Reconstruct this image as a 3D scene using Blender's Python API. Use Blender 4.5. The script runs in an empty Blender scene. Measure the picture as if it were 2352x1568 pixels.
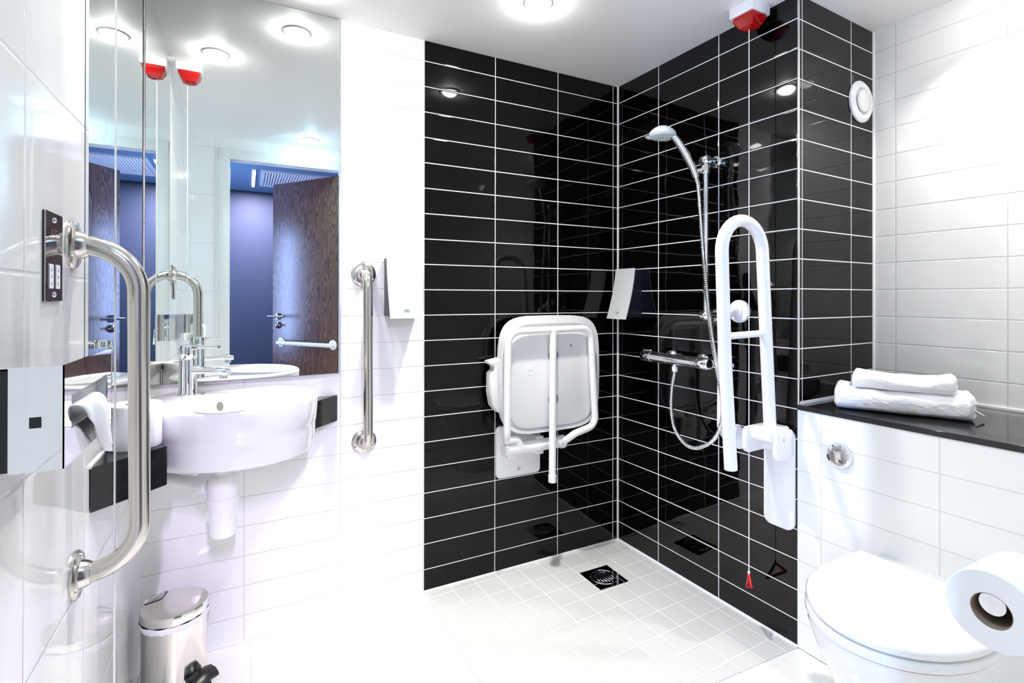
import bpy, bmesh, math, random
from mathutils import Matrix, Vector, noise
random.seed(7)
S = bpy.context.scene
COL = S.collection
PI = math.pi

# ------------------------------------------------------------------ camera constants
CAM = Vector((-1.6284, -1.9945, 1.1856))
YAW, PITCH, ROLL, FPX, CYPX = 0.4808, 0.0022, 0.0012, 1177.07, 680.85
SK = 0.0459                      # the shower/toilet wall is not quite square to the basin wall
MR = Matrix.Rotation(SK, 4, 'Z')  # frame of that wall: x into the wall, y away from the viewer
CEIL = 2.2222
WX = -1.92                       # left wall
FY = -1.825                      # wall with the door
ZR, PR = 2.2423, 0.1025          # tile rows

# ------------------------------------------------------------------ mesh helpers
class G:
    def __init__(s, M=None):
        s.bm = bmesh.new(); s.M = M or Matrix.Identity(4); s.mi = 0
    def _merge(s, b, M=None):
        M = s.M @ M if M is not None else s.M
        mp = {}
        for v in b.verts: mp[v] = s.bm.verts.new(M @ v.co)
        for f in b.faces:
            try:
                nf = s.bm.faces.new([mp[v] for v in f.verts]); nf.material_index = s.mi
            except ValueError: pass
        b.free()
    def box(s, x0, x1, y0, y1, z0, z1, bev=0, seg=2, M=None):
        b = bmesh.new(); bmesh.ops.create_cube(b, size=1)
        for v in b.verts:
            v.co = Vector(((x0+x1)/2+v.co.x*(x1-x0), (y0+y1)/2+v.co.y*(y1-y0), (z0+z1)/2+v.co.z*(z1-z0)))
        if bev: bmesh.ops.bevel(b, geom=b.edges[:], offset=bev, segments=seg, profile=0.5, affect='EDGES', clamp_overlap=True)
        s._merge(b, M); return s
    def prism(s, pts, z0, z1, bev=0, seg=2, M=None, axis='z'):
        b = bmesh.new()
        lo = [b.verts.new((p[0], p[1], z0)) for p in pts]; hi = [b.verts.new((p[0], p[1], z1)) for p in pts]
        n = len(pts)
        bt = b.faces.new(lo[::-1]); tp = b.faces.new(hi)
        for i in range(n): b.faces.new((lo[i], lo[(i+1) % n], hi[(i+1) % n], hi[i]))
        bmesh.ops.recalc_face_normals(b, faces=b.faces[:])
        if bev:
            ed = list(set(bt.edges[:]+tp.edges[:]))
            bmesh.ops.bevel(b, geom=ed, offset=bev, segments=seg, profile=0.5, affect='EDGES', clamp_overlap=True)
        A = {'z': Matrix.Identity(4),
             'y': Matrix(((1,0,0,0),(0,0,1,0),(0,1,0,0),(0,0,0,1))),    # (a,b,h)->(a,h,b)
             'x': Matrix(((0,0,1,0),(1,0,0,0),(0,1,0,0),(0,0,0,1)))}[axis]  # (a,b,h)->(h,a,b)
        s._merge(b, (M @ A) if M is not None else A); return s
    def tube(s, pts, r, n=16, cap=True, rf=None):
        pts = [Vector(p) for p in pts]
        b = bmesh.new(); rings = []
        t0 = (pts[1]-pts[0]).normalized()
        up = Vector((0, 0, 1)) if abs(t0.z) < .9 else Vector((0, 1, 0))
        u = t0.cross(up).normalized()
        for i, p in enumerate(pts):
            if i == 0: t = t0
            elif i == len(pts)-1: t = (pts[-1]-pts[-2]).normalized()
            else: t = ((pts[i+1]-p).normalized()+(p-pts[i-1]).normalized()).normalized()
            u = (u-t*u.dot(t)).normalized(); w = t.cross(u)
            rr = rf(i) if rf else r
            rings.append([b.verts.new(p+(u*math.cos(2*PI*k/n)+w*math.sin(2*PI*k/n))*rr) for k in range(n)])
        for a, c in zip(rings, rings[1:]):
            for k in range(n): b.faces.new((a[k], a[(k+1) % n], c[(k+1) % n], c[k]))
        if cap: b.faces.new(rings[0][::-1]); b.faces.new(rings[-1])
        bmesh.ops.recalc_face_normals(b, faces=b.faces[:])
        s._merge(b); return s
    def lathe(s, prof, M=None, n=48, sx=1, sy=1):
        b = bmesh.new(); rings = []
        for r, z in prof:
            if r < 1e-6: rings.append([b.verts.new((0, 0, z))])
            else: rings.append([b.verts.new((r*sx*math.cos(2*PI*k/n), r*sy*math.sin(2*PI*k/n), z)) for k in range(n)])
        for a, c in zip(rings, rings[1:]):
            if len(a) == 1 and len(c) == 1: continue
            for k in range(n):
                k2 = (k+1) % n
                if len(a) == 1: b.faces.new((a[0], c[k2], c[k]))
                elif len(c) == 1: b.faces.new((a[k], a[k2], c[0]))
                else: b.faces.new((a[k], a[k2], c[k2], c[k]))
        bmesh.ops.recalc_face_normals(b, faces=b.faces[:])
        s._merge(b, M); return s
    def loft(s, rings, cap=True):
        b = bmesh.new(); R = [[b.verts.new(p) for p in r] for r in rings]; n = len(R[0])
        for a, c in zip(R, R[1:]):
            for k in range(n): b.faces.new((a[k], a[(k+1) % n], c[(k+1) % n], c[k]))
        if cap: b.faces.new(R[0][::-1]); b.faces.new(R[-1])
        bmesh.ops.recalc_face_normals(b, faces=b.faces[:])
        s._merge(b); return s
    def grid(s, fn, nu, nv):
        b = bmesh.new(); V = [[b.verts.new(fn(i/nu, j/nv)) for j in range(nv+1)] for i in range(nu+1)]
        for i in range(nu):
            for j in range(nv): b.faces.new((V[i][j], V[i+1][j], V[i+1][j+1], V[i][j+1]))
        s._merge(b); return s

def at(p, d=(0, 0, 1)):
    """frame at p whose z axis points along d"""
    q = Vector(d).to_track_quat('Z', 'Y')
    return Matrix.Translation(Vector(p)) @ q.to_matrix().to_4x4()

def fillet(pts, rad, n=8):
    pts = [Vector(p) for p in pts]; out = [pts[0]]
    for i in range(1, len(pts)-1):
        a, p, c = pts[i-1], pts[i], pts[i+1]
        r = rad[i-1] if isinstance(rad, (list, tuple)) else rad
        d1 = (a-p).normalized(); d2 = (c-p).normalized()
        th = d1.angle(d2)
        if th > PI-1e-3 or r <= 0: out.append(p); continue
        L = r/math.tan(th/2)
        L = min(L, (a-p).length*.95, (c-p).length*.95); r = L*math.tan(th/2)
        ce = p+(d1+d2).normalized()*(r/math.sin(th/2))
        v1 = p+d1*L-ce; v2 = p+d2*L-ce; ang = v1.angle(v2); ax = v1.cross(v2).normalized()
        for k in range(n+1): out.append(ce+Matrix.Rotation(ang*k/n, 3, ax) @ v1)
    out.append(pts[-1]); return out

def spline(pts, m=10):
    P = [Vector(p) for p in pts]; P = [P[0]*2-P[1]]+P+[P[-1]*2-P[-2]]; out = []
    for i in range(1, len(P)-2):
        for k in range(m):
            t = k/m; a, b, c, d = P[i-1:i+3]
            out.append(.5*((2*b)+(c-a)*t+(2*a-5*b+4*c-d)*t*t+(3*b-a-3*c+d)*t**3))
    out.append(P[-2]); return out

def resample(pts, step):
    out = [pts[0]]; acc = 0
    for a, b in zip(pts, pts[1:]):
        L = (b-a).length; d = step-acc
        while d <= L: out.append(a+(b-a)*(d/L)); d += step
        acc = (acc+L) % step
    return out

def rrect(x0, x1, y0, y1, r, n=6):
    o = []
    for cx, cy, a in ((x1-r, y1-r, 0), (x0+r, y1-r, 90), (x0+r, y0+r, 180), (x1-r, y0+r, 270)):
        for k in range(n+1):
            t = math.radians(a+90*k/n); o.append((cx+r*math.cos(t), cy+r*math.sin(t)))
    return o

ORG = {}
def thing(name, label, cat, loc=(0, 0, 0), group=None, kind=None):
    o = bpy.data.objects.new(name, None); COL.objects.link(o)
    o.location = loc; o.empty_display_size = .05; ORG[o.name] = Vector(loc)
    tag(o, label, cat, group, kind); return o
def tag(o, label=None, cat=None, group=None, kind=None):
    if label: o['label'] = label
    if cat: o['category'] = cat
    if group: o['group'] = group
    if kind: o['kind'] = kind
    return o
def obj(name, g, mat, parent=None, origin=None, sharp=38):
    me = bpy.data.meshes.new(name)
    org = ORG[parent.name] if parent else Vector(origin or (0, 0, 0))
    bmesh.ops.translate(g.bm, verts=g.bm.verts[:], vec=-org)
    g.bm.normal_update(); g.bm.to_mesh(me); g.bm.free()
    for m in (mat if isinstance(mat, (list, tuple)) else [mat]): me.materials.append(m)
    if sharp is not None:
        me.polygons.foreach_set('use_smooth', [True]*len(me.polygons)); me.set_sharp_from_angle(angle=math.radians(sharp))
    o = bpy.data.objects.new(name, me); COL.objects.link(o)
    if parent: o.parent = parent
    else: o.location = org
    ORG[o.name] = org
    return o

def R(x, y, z): return MR @ Vector((x, y, z))

# ------------------------------------------------------------------ materials
def mat(name, col, rough=.4, metal=0, spec=.5, coat=0, emit=None, es=0, bump=None, trans=0, ior=1.5):
    m = bpy.data.materials.new(name); m.use_nodes = True
    nt = m.node_tree; b = nt.nodes['Principled BSDF']
    b.inputs['Base Color'].default_value = (*col, 1); b.inputs['Roughness'].default_value = rough
    b.inputs['Metallic'].default_value = metal; b.inputs['Specular IOR Level'].default_value = spec
    b.inputs['Coat Weight'].default_value = coat; b.inputs['Transmission Weight'].default_value = trans
    b.inputs['IOR'].default_value = ior
    if emit: b.inputs['Emission Color'].default_value = (*emit, 1); b.inputs['Emission Strength'].default_value = es
    if bump:
        sc, st, dist = bump
        tc = nt.nodes.new('ShaderNodeTexCoord'); n = nt.nodes.new('ShaderNodeTexNoise'); n.inputs['Scale'].default_value = sc; n.inputs['Detail'].default_value = 3
        bp = nt.nodes.new('ShaderNodeBump'); bp.inputs['Strength'].default_value = st; bp.inputs['Distance'].default_value = dist
        nt.links.new(tc.outputs['Object'], n.inputs['Vector']); nt.links.new(n.outputs['Fac'], bp.inputs['Height']); nt.links.new(bp.outputs['Normal'], b.inputs['Normal'])
    return m

def tiles(name, col, grout, ang, h0, hp, z0, vp, gw=.0028, rough=.06, col2=None, split=0, floor=False, wav=.0006, vein=None, spec=.5):
    """glazed tiles on a square grid laid along the direction 'ang' (radians from +X)"""
    m = bpy.data.materials.new(name); m.use_nodes = True; nt = m.node_tree; N = nt.nodes; L = nt.links
    b = N['Principled BSDF']; geo = N.new('ShaderNodeNewGeometry')
    def dot(v):
        d = N.new('ShaderNodeVectorMath'); d.operation = 'DOT_PRODUCT'; d.inputs[1].default_value = v; L.new(geo.outputs['Position'], d.inputs[0]); return d.outputs['Value']
    def mth(op, a, b_=None):
        q = N.new('ShaderNodeMath'); q.operation = op
        for i, x in enumerate((a, b_)):
            if x is None: continue
            if isinstance(x, (int, float)): q.inputs[i].default_value = x
            else: L.new(x, q.inputs[i])
        return q.outputs[0]
    ca, sa = math.cos(ang), math.sin(ang)
    h = dot((ca, sa, 0)); v = dot((-sa, ca, 0)) if floor else dot((0, 0, 1))
    ph = mth('PINGPONG', mth('SUBTRACT', h, h0), hp/2); pv = mth('PINGPONG', mth('SUBTRACT', v, z0), vp/2)
    pm = mth('MINIMUM', ph, pv); mask = mth('LESS_THAN', pm, gw/2)
    mix = N.new('ShaderNodeMix'); mix.data_type = 'RGBA'
    L.new(mask, mix.inputs['Factor']); mix.inputs['A'].default_value = (*col, 1); mix.inputs['B'].default_value = (*grout, 1)
    if vein:
        nz = N.new('ShaderNodeTexNoise'); mp = N.new('ShaderNodeMapping'); mp.inputs['Scale'].default_value = vein[1]; mp.inputs['Rotation'].default_value = (0, 0, 0)
        L.new(geo.outputs['Position'], mp.inputs['Vector']); L.new(mp.outputs['Vector'], nz.inputs['Vector']); nz.inputs['Scale'].default_value = 1; nz.inputs['Detail'].default_value = 4
        mv = N.new('ShaderNodeMix'); mv.data_type = 'RGBA'; L.new(nz.outputs['Fac'], mv.inputs['Factor']); mv.inputs['A'].default_value = (*col, 1); mv.inputs['B'].default_value = (*vein[0], 1)
        L.new(mv.outputs['Result'], mix.inputs['A'])
    if col2:
        c2 = N.new('ShaderNodeMix'); c2.data_type = 'RGBA'
        L.new(mth('GREATER_THAN', h, split), c2.inputs['Factor']); c2.inputs['A'].default_value = (*col, 1); c2.inputs['B'].default_value = (*col2, 1)
        L.new(c2.outputs['Result'], mix.inputs['A'])
    L.new(mix.outputs['Result'], b.inputs['Base Color'])
    rr = N.new('ShaderNodeMix'); L.new(mask, rr.inputs['Factor']); rr.inputs['A'].default_value = rough; rr.inputs['B'].default_value = .7; L.new(rr.outputs['Result'], b.inputs['Roughness'])
    sp = N.new('ShaderNodeMix'); L.new(mask, sp.inputs['Factor']); sp.inputs['A'].default_value = spec; sp.inputs['B'].default_value = .1; L.new(sp.outputs['Result'], b.inputs['Specular IOR Level'])
    # tile edges dip into the joint; the glaze waves a little
    mr = N.new('ShaderNodeMapRange'); mr.interpolation_type = 'SMOOTHSTEP'; mr.inputs['From Min'].default_value = gw*.3; mr.inputs['From Max'].default_value = gw*1.6; L.new(pm, mr.inputs['Value'])
    nz = N.new('ShaderNodeTexNoise'); nz.inputs['Scale'].default_value = 9; nz.inputs['Detail'].default_value = 1; L.new(geo.outputs['Position'], nz.inputs['Vector'])
    hh = mth('ADD', mth('MULTIPLY', mr.outputs['Result'], .0006), mth('MULTIPLY', nz.outputs['Fac'], wav))
    bp = N.new('ShaderNodeBump'); bp.inputs['Strength'].default_value = 1; bp.inputs['Distance'].default_value = 1; L.new(hh, bp.inputs['Height']); L.new(bp.outputs['Normal'], b.inputs['Normal'])
    return m

BLK = (.0006, .0005, .0004); WHT = (.9, .9, .905)
m_blackB = tiles('black_tiles_basin_wall', BLK, (.86, .85, .84), 0, -.9898, .3196, ZR, PR, gw=.0034, spec=.27, rough=.025)
m_whiteB = tiles('white_tiles_basin_wall', WHT, (.66, .645, .62), 0, -.9898, .3196, ZR, PR, gw=.0022)
m_blackR = tiles('black_tiles_shower_wall', BLK, (.86, .85, .84), SK-PI/2, .2657, .3166, ZR, PR, gw=.0034, spec=.42, rough=.025)
m_blackT = tiles('black_tiles_return', BLK, (.86, .85, .84), SK, .3436, .3166, ZR, PR, gw=.0034, spec=.24, rough=.025)
m_whiteR = tiles('white_tiles_alcove', WHT, (.64, .635, .63), SK-PI/2, .8974+.0758, .3166, ZR, PR, gw=.0024)
m_whiteC = tiles('white_tiles_cistern', WHT, (.68, .675, .67), SK-PI/2, .8974+.0792, .3166, ZR, PR, gw=.002)
m_whiteL = tiles('white_tiles_left', (.86, .86, .87), (.72, .7, .76), -PI/2, .979, .327, 1.5307, .3096, gw=.003, rough=.05)
m_whiteF = tiles('white_tiles_door_wall', WHT, (.7, .69, .68), 0, -1.8, .327, 1.5307, .3096, gw=.0025)
m_floor = tiles('cream_floor_tiles', (.9, .885, .85), (.8, .78, .75), 0, -1.611, .313, -.245, .62, gw=.003, rough=.12, floor=True, vein=((.83, .80, .75), (3, 60, 3)))
m_shfloor = tiles('shower_floor_tiles', (.69, .68, .66), (.83, .82, .81), SK, -.98-.0, .1025, -.005, .1025, gw=.0036, rough=.16, floor=True)
m_ceil = mat('ceiling_paint', (.95, .95, .95), .55, spec=.3)
m_silic = mat('white_sealant', (.86, .86, .87), .35)
m_alu = mat('satin_aluminium', (.84, .85, .85), .28, metal=1)
m_white = mat('white_powder_coat', (.86, .86, .87), .18)
m_plastic = mat('white_plastic', (.84, .84, .85), .3)
m_seat = mat('white_seat_plastic', (.78, .78, .79), .32)
m_grey = mat('hole_shade_and_grey', (.25, .25, .26), .6)  # painted shade of holes and slots; plain grey of stud and outline
m_ceramic = mat('white_glazed_ceramic', (.79, .79, .80), .05, coat=.5)
m_chrome = mat('polished_chrome', (.86, .87, .88), .04, metal=1)
m_chrome2 = mat('mirror_chrome_cover', (.88, .88, .9), .03, metal=1, bump=(14, .05, .002))
m_steel = mat('brushed_steel', (.6, .57, .53), .2, metal=1)
m_bin = mat('bin_steel', (.76, .73, .7), .14, metal=1)
m_mirror = mat('mirror_silver', (.9, .95, .93), .0, metal=1)
m_granite = mat('black_polished_stone', (.012, .012, .013), .07)
m_granite2 = mat('charcoal_stone_edge', (.05, .048, .055), .35)
m_blackp = mat('black_plastic', (.004, .004, .005), .3)
m_darkmirror = mat('dark_chrome_plate', (.35, .33, .35), .03, metal=1)
m_silver = mat('silver_painted_cover', (.66, .68, .69), .38, metal=.25)
m_emblem = mat('grey_blue_print', (.28, .36, .42), .5)
m_red = mat('red_plastic', (.55, .006, .008), .12, coat=.3)
m_redlens = mat('red_translucent_lens', (.5, .005, .004), .06, trans=.2, ior=1.45)
m_cord = mat('white_cord', (.86, .85, .83), .6)
m_towel = mat('white_terry', (.93, .93, .94), .95, spec=.05, bump=(260, .45, .003))
m_paper = mat('tissue_paper', (.86, .85, .88), .9, spec=.05, bump=(60, .25, .003))
m_card = mat('brown_card', (.3, .22, .15), .8)
m_bag = mat('white_bin_bag', (.8, .8, .82), .35)
m_print = mat('grey_print', (.2, .2, .22), .5)
m_door = None
m_architrave = mat('white_gloss_paint', (.82, .82, .81), .3)
m_corr = mat('blue_corridor_paint', (.010, .026, .046), .6)
m_corrfloor = mat('dark_corridor_carpet', (.05, .05, .07), .9)
m_lamp = mat('lamp_lens', (.9, .9, .9), .3, emit=(1, .97, .92), es=230)
m_lampd = mat('lamp_lens_soft', (.9, .9, .9), .3, emit=(1, .97, .92), es=150)
m_lampe = mat('lamp_lens_dim', (.9, .9, .9), .3, emit=(1, .97, .92), es=60)
m_lampb = mat('blue_lamp_lens', (.9, .9, .9), .3, emit=(.45, .85, 1), es=160)
m_strip = mat('violet_led_strip', (.8, .8, .9), .3, emit=(.4, .6, 1.0), es=3)
m_camera = mat('camera_black', (.006, .006, .007), .45)
m_camglass = mat('camera_lens_glass', (.01, .012, .012), .02, coat=1)

def wood():
    m = bpy.data.materials.new('walnut_veneer'); m.use_nodes = True; nt = m.node_tree; N = nt.nodes; L = nt.links; b = N['Principled BSDF']
    geo = N.new('ShaderNodeNewGeometry'); mp = N.new('ShaderNodeMapping'); mp.inputs['Scale'].default_value = (5, 5, .55)
    w = N.new('ShaderNodeTexNoise'); w.inputs['Scale'].default_value = 2.2; w.inputs['Detail'].default_value = 2
    ml = N.new('ShaderNodeMath'); ml.operation = 'MULTIPLY'; ml.inputs[1].default_value = 26
    fr = N.new('ShaderNodeMath'); fr.operation = 'FRACT'
    r = N.new('ShaderNodeValToRGB'); r.color_ramp.elements[0].color = (.10, .045, .028, 1); r.color_ramp.elements[1].color = (.2, .105, .07, 1)
    e = r.color_ramp.elements.new(.12); e.color = (.035, .015, .01, 1)
    L.new(geo.outputs['Position'], mp.inputs['Vector']); L.new(mp.outputs['Vector'], w.inputs['Vector']); L.new(w.outputs['Fac'], ml.inputs[0]); L.new(ml.outputs[0], fr.inputs[0]); L.new(fr.outputs[0], r.inputs['Fac']); L.new(r.outputs['Color'], b.inputs['Base Color'])
    b.inputs['Roughness'].default_value = .35; return m
m_door = wood()

# ------------------------------------------------------------------ room shell
def struct(name, g, m, label=None, **k):
    o = obj(name, g, m, **k); tag(o, label, None, None, 'structure'); return o
ZC = CEIL
D = .8974; E_ = .5051
struct('wall_back', G().box(-1.97, -.9885, 0, .06, 0, ZC), m_whiteB, 'white tiled wall behind the basin and vertical steel rail', sharp=None)
struct('wall_back_shower', G().box(-.9885, .08, 0, .06, 0, ZC), m_blackB, 'black tiled wall behind the folded shower seat', sharp=None)
struct('wall_right', G(MR).box(0, .06, -D+.0, .0, 0, ZC), m_blackR, 'black tiled wall behind the shower riser and mixer', sharp=None)
struct('wall_alcove', G(MR).box(0.0003, E_+.06, -D-.0006, -D+.06, .8065, ZC), m_blackT, 'narrow black tiled return wall carrying the air valve', sharp=None)
struct('wall_alcove_right', G(MR).box(E_, E_+.06, -2.0, -D, .823, ZC), m_whiteR, 'white tiled wall above the stone ledge with towels', sharp=None)
struct('wall_cistern', G(MR).box(0, .06, -2.0, -D-.0005, 0, .806), m_whiteC, 'white tiled boxing under the stone ledge behind the toilet', sharp=None)
struct('wall_left', G().box(WX-.06, WX, -1.95, 0.06, 0, ZC), m_whiteL, 'large white glossy tiles beside the basin', sharp=None)
g = G(); g.box(-1.98, -1.715, FY-.075, FY, 0, ZC); g.box(-1.03, .7, FY-.075, FY, 0, ZC); g.box(-1.715, -1.03, FY-.075, FY, 2.085, ZC)
struct('wall_front', g, m_whiteF, 'white tiled wall holding the doorway, seen in the mirror', sharp=None)
struct('floor', G().box(-1.98, .7, FY-.075, -.0, -.06, -.004), m_floor, 'cream glossy large format floor tiles', sharp=None)
# shower floor: slightly raised skin of small tiles
g = G(); p = [(-.981, -.001), (-.981, -.855)]+[tuple(R(-.0005, -.8974, 0)[:2]), (-.0005, -.001)]
g.prism(p, -.003, 0); struct('floor_shower', g, m_shfloor, 'pale grid of small square tiles in the shower area', sharp=None)
g = G(); g.prism([(-2, .08), (-2, -1.9), (.8, -1.9), (.8, .08)], ZC, ZC+.05); struct('ceiling', g, m_ceil, 'white painted ceiling with recessed lights', sharp=None)
# sealant lines and trims
struct('trim_1', G(MR).tube([(-.003, -.003, 0), (-.003, -.003, ZC)], .0048, 8), m_silic, 'white sealant line in the shower corner')
struct('trim_2', G().tube([(-.9885, -.001, .001), (-.004, -.001, .001)], .006, 8), m_silic, 'white sealant line under the seat wall')
struct('trim_3', G(MR).tube([(-.001, -.004, .001), (-.001, -D, .001)], .006, 8), m_silic, 'white sealant line under the shower wall')
struct('trim_4', G(MR).box(-.002, .0045, -D-.0065, -D+.0, .80, ZC, bev=.002), m_alu, 'satin metal corner trim between shower and toilet')
struct('trim_5', G(MR).tube([(E_-.002, -D-.001, .823), (E_-.002, -D-.001, ZC)], .005, 8), m_silic, 'white sealant line in the alcove corner')
struct('trim_6', G(MR).box(.004, E_, -D-.006, -D, .823, .832), m_silic, 'white sealant line where ledge meets black return')
struct('trim_7', G(MR).box(E_-.006, E_, -1.85, -D, .823, .830), m_silic, 'white sealant line along the back of the ledge')
struct('trim_8', G().box(-1.92, -.9885, -.004, 0.0, -.004, .006), m_silic, 'white sealant line under the basin wall')
struct('trim_9', G().box(-.99, -.9868, -.0012, 0.0, 0, ZC), m_silic, 'thin white joint where white tiles meet black tiles')
# ledge top
o = obj('ledge_worktop', G(MR).box(-.004, E_-.001, -1.86, -D-.0005, .8062, .823, bev=.0012, seg=1), m_granite)
tag(o, 'polished black stone ledge above the toilet cistern', 'ledge')

# ------------------------------------------------------------------ doorway, door, corridor
g = G()
for x0, x1 in ((-1.715-.065, -1.715), (-1.03, -.968)): g.box(x0, x1, FY, FY+.012, 0, 2.15, bev=.003)
g.box(-1.78, -.968, FY, FY+.0118, 2.085, 2.15, bev=.003)
struct('trim_10', g, m_architrave, 'white painted door surround seen in the mirror')
dd = thing('door_1', 'open walnut door with white pull bar, seen in the mirror', 'door', (-1.035, -1.86, 0), kind='structure')
A0 = Vector((-1.035, -1.86, 0)); A1 = Vector((-1.435, -2.41, 0)); du = (A1-A0).normalized(); dn = Vector((du.y, -du.x, 0))  # dn towards the opening
if dn.x > 0: dn = -dn
MD = Matrix(((du.x, dn.x, 0, A0.x), (du.y, dn.y, 0, A0.y), (0, 0, 1, 0), (0, 0, 0, 1)))
LW = (A1-A0).length
obj('leaf', G(MD).box(0.0, LW, -.044, 0, .008, 2.06, bev=.002), m_door, dd)
hs = LW-.065
g = G(MD); g.lathe([(0, .0), (.026, 0), (.026, .008), (.01, .01), (.01, .05), (0, .05)], at((hs, 0, 1.04), (0, 1, 0)), 24)
g.tube([(hs+.05, .052, 1.04), (hs-.12, .052, 1.04)], .009, 12); h = obj('handle', g, m_chrome, dd)
g = G(MD); g.lathe([(0, 0), (.026, 0), (.026, .008), (.012, .012), (.012, .022), (0, .022)], at((hs, 0, .972), (0, 1, 0)), 24)
g.box(hs-.03, hs+.004, .022, .03, .966, .978, bev=.002); obj('lock', g, m_chrome, dd)
g = G(MD); g.tube(fillet([(LW-.1, 0, .842), (LW-.1, .05, .842), (.03, .05, .842), (.03, 0, .842)], .03), .015, 16)
b = obj('pull_bar', g, m_white, dd)
g = G(MD)
g.lathe([(0, 0), (.036, 0), (.036, .006), (0.03, .009), (0, .009)], at((LW-.1, 0, .842), (0, 1, 0)), 32); g.lathe([(0, 0), (.036, 0), (.036, .006), (0.03, .009), (0, .009)], at((.045, 0, .842), (0, 1, 0)), 32)
obj('rosette', g, m_white, b)
# corridor shell
struct('wall_corridor_far', G().box(-2.7, .2, -4.12, -4.06, 0, 2.4), m_corr, 'blue lit corridor wall seen in the mirror', sharp=None)
struct('wall_corridor_left', G().box(-2.76, -2.7, -4.12, -1.9, 0, 2.4), m_corr, 'blue corridor side wall out of view', sharp=None)
struct('wall_corridor_right', G().box(.2, .26, -4.12, -1.9, 0, 2.4), m_corr, 'blue corridor end wall behind the door', sharp=None)
struct('ceiling_corridor', G().box(-2.76, .26, -4.12, -1.9, 2.3, 2.36), mat('corridor_ceiling_paint', (.17, .29, .42), .6), 'corridor ceiling with grille and light slot', sharp=None)
struct('floor_corridor', G().box(-2.76, .26, -4.12, -1.9, -.06, 0), m_corrfloor, 'dark corridor carpet', sharp=None)
struct('wall_corridor_near', G().box(-2.76, -1.98, -1.9, -1.84, 0, 2.4), m_corr, 'blue corridor wall beside the doorway', sharp=None)
t = thing('air_grille', 'slatted white air grille in the corridor ceiling, in the mirror', 'vent', (-1.2, -3.33, 2.3))
g = G(); 
for x0, x1, y0, y1 in ((-1.5, -.88, -3.02, -2.99), (-1.5, -.88, -3.68, -3.65), (-1.5, -1.47, -3.65, -3.02), (-.91, -.88, -3.65, -3.02)): g.box(x0, x1, y0, y1, 2.288, 2.3)
obj('frame', g, m_architrave, t)
sl0 = None
for k in range(24):
    g = G(); xx = -1.455+k*.0228
    g.box(-.009, .009, -3.65, -3.02, -.0012, .0012, M=Matrix.Translation((xx, 0, 2.293)) @ Matrix.Rotation(math.radians(35), 4, 'Y')); obj('slat', g, m_architrave, t)
t = thing('ceiling_light_strip', 'violet blue strip light in the corridor ceiling', 'light', (-1.56, -3.37, 2.3))
obj('housing', G().box(-1.575, -1.54, -3.74, -3.0, 2.293, 2.3), m_architrave, t)
obj('lens', G().box(-1.566, -1.549, -3.73, -3.01, 2.290, 2.2935), m_strip, t)

def light(name, kind, loc, energy, col, parent=None, **k):
    d = bpy.data.lights.new(name, kind); d.energy = energy; d.color = col
    for a, v in k.items(): setattr(d, a, v)
    o = bpy.data.objects.new(name, d); COL.objects.link(o)
    if parent: o.parent = parent; o.location = Vector(loc)-ORG[parent.name]
    else: o.location = loc
    return o
CORR_E = 95
light('strip_glow', 'AREA', (-1.557, -3.37, 2.285), CORR_E, (.78, .64, 1.0), t, shape='RECTANGLE', size=.02, size_y=.72)
t = thing('wall_light', 'violet corridor wall lamp hidden beside the doorway', 'light', (-2.62, -2.9, 1.7))
obj('housing', G().box(-2.7, -2.68, -3.0, -2.8, .6, 2.1, bev=.004), m_architrave, t)
obj('lens', G().box(-2.681, -2.676, -2.97, -2.83, .65, 2.05), m_strip, t)
o = light('wall_glow', 'AREA', (-2.67, -2.9, 1.35), CORR_E*.4, (.35, .5, 1.0), t, shape='RECTANGLE', size=1.4, size_y=.14); o.rotation_euler = (0, -PI/2, 0)

# ------------------------------------------------------------------ recessed ceiling lights
PW = 10.5; GL = .35   # share of each lamp that leaves sideways through the proud lens
def downlight(x, y, label, power, col=(1, .965, .905), lens=None, spread=108):
    t = thing('ceiling_downlight', label, 'light', (x, y, ZC), 'recessed ceiling downlights')
    g = G(); g.lathe([(.034, -.001), (.036, -.005), (.047, -.004), (.05, 0), (.034, 0)], Matrix.Translation((x, y, ZC)), 40); obj('trim_ring', g, m_white, t)
    g = G(); g.lathe([(.034, -.0005), (.034, -.004), (.031, -.013), (.021, -.020), (0, -.0225)], Matrix.Translation((x, y, ZC)), 32); obj('lens', g, lens or m_lamp, t)
    l = light('lamp', 'AREA', (x, y, ZC-.0245), power*(1-GL), col, t, shape='DISK', size=.05); l.data.spread = math.radians(spread)
    return t
downlight(-.715, -.44, 'bright recessed downlight in the ceiling in front of the shower', PW*1.0)
downlight(-1.45, -.18, 'bright recessed downlight above the basin mirror', PW*.42, lens=m_lampd)
downlight(-1.74, -.53, 'bright recessed downlight near the left wall mirror', PW*.45, lens=m_lampd)
downlight(.329, -1.286, 'bright recessed downlight above the toilet ledge', PW*.5, lens=m_lampe)
downlight(-1.246, -1.617, 'small pale blue downlight in front of the doorway', PW*.35, (.5, .85, 1), m_lampb)

# ------------------------------------------------------------------ mirrors
o = obj('wall_mirror', G().box(-1.910, -1.315, -.006, -.0005, .905, ZC-.002), [m_mirror], None, sharp=None)
tag(o, 'large frameless mirror above the basin reaching the ceiling', 'mirror', 'frameless wall mirrors')
o = obj('wall_mirror', G().box(WX+.0005, WX+.006, -.655, -.0065, .905, ZC-.002), [m_mirror], None, sharp=None)
tag(o, 'narrow frameless mirror on the left side wall by the steel rail', 'mirror', 'frameless wall mirrors')

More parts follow.
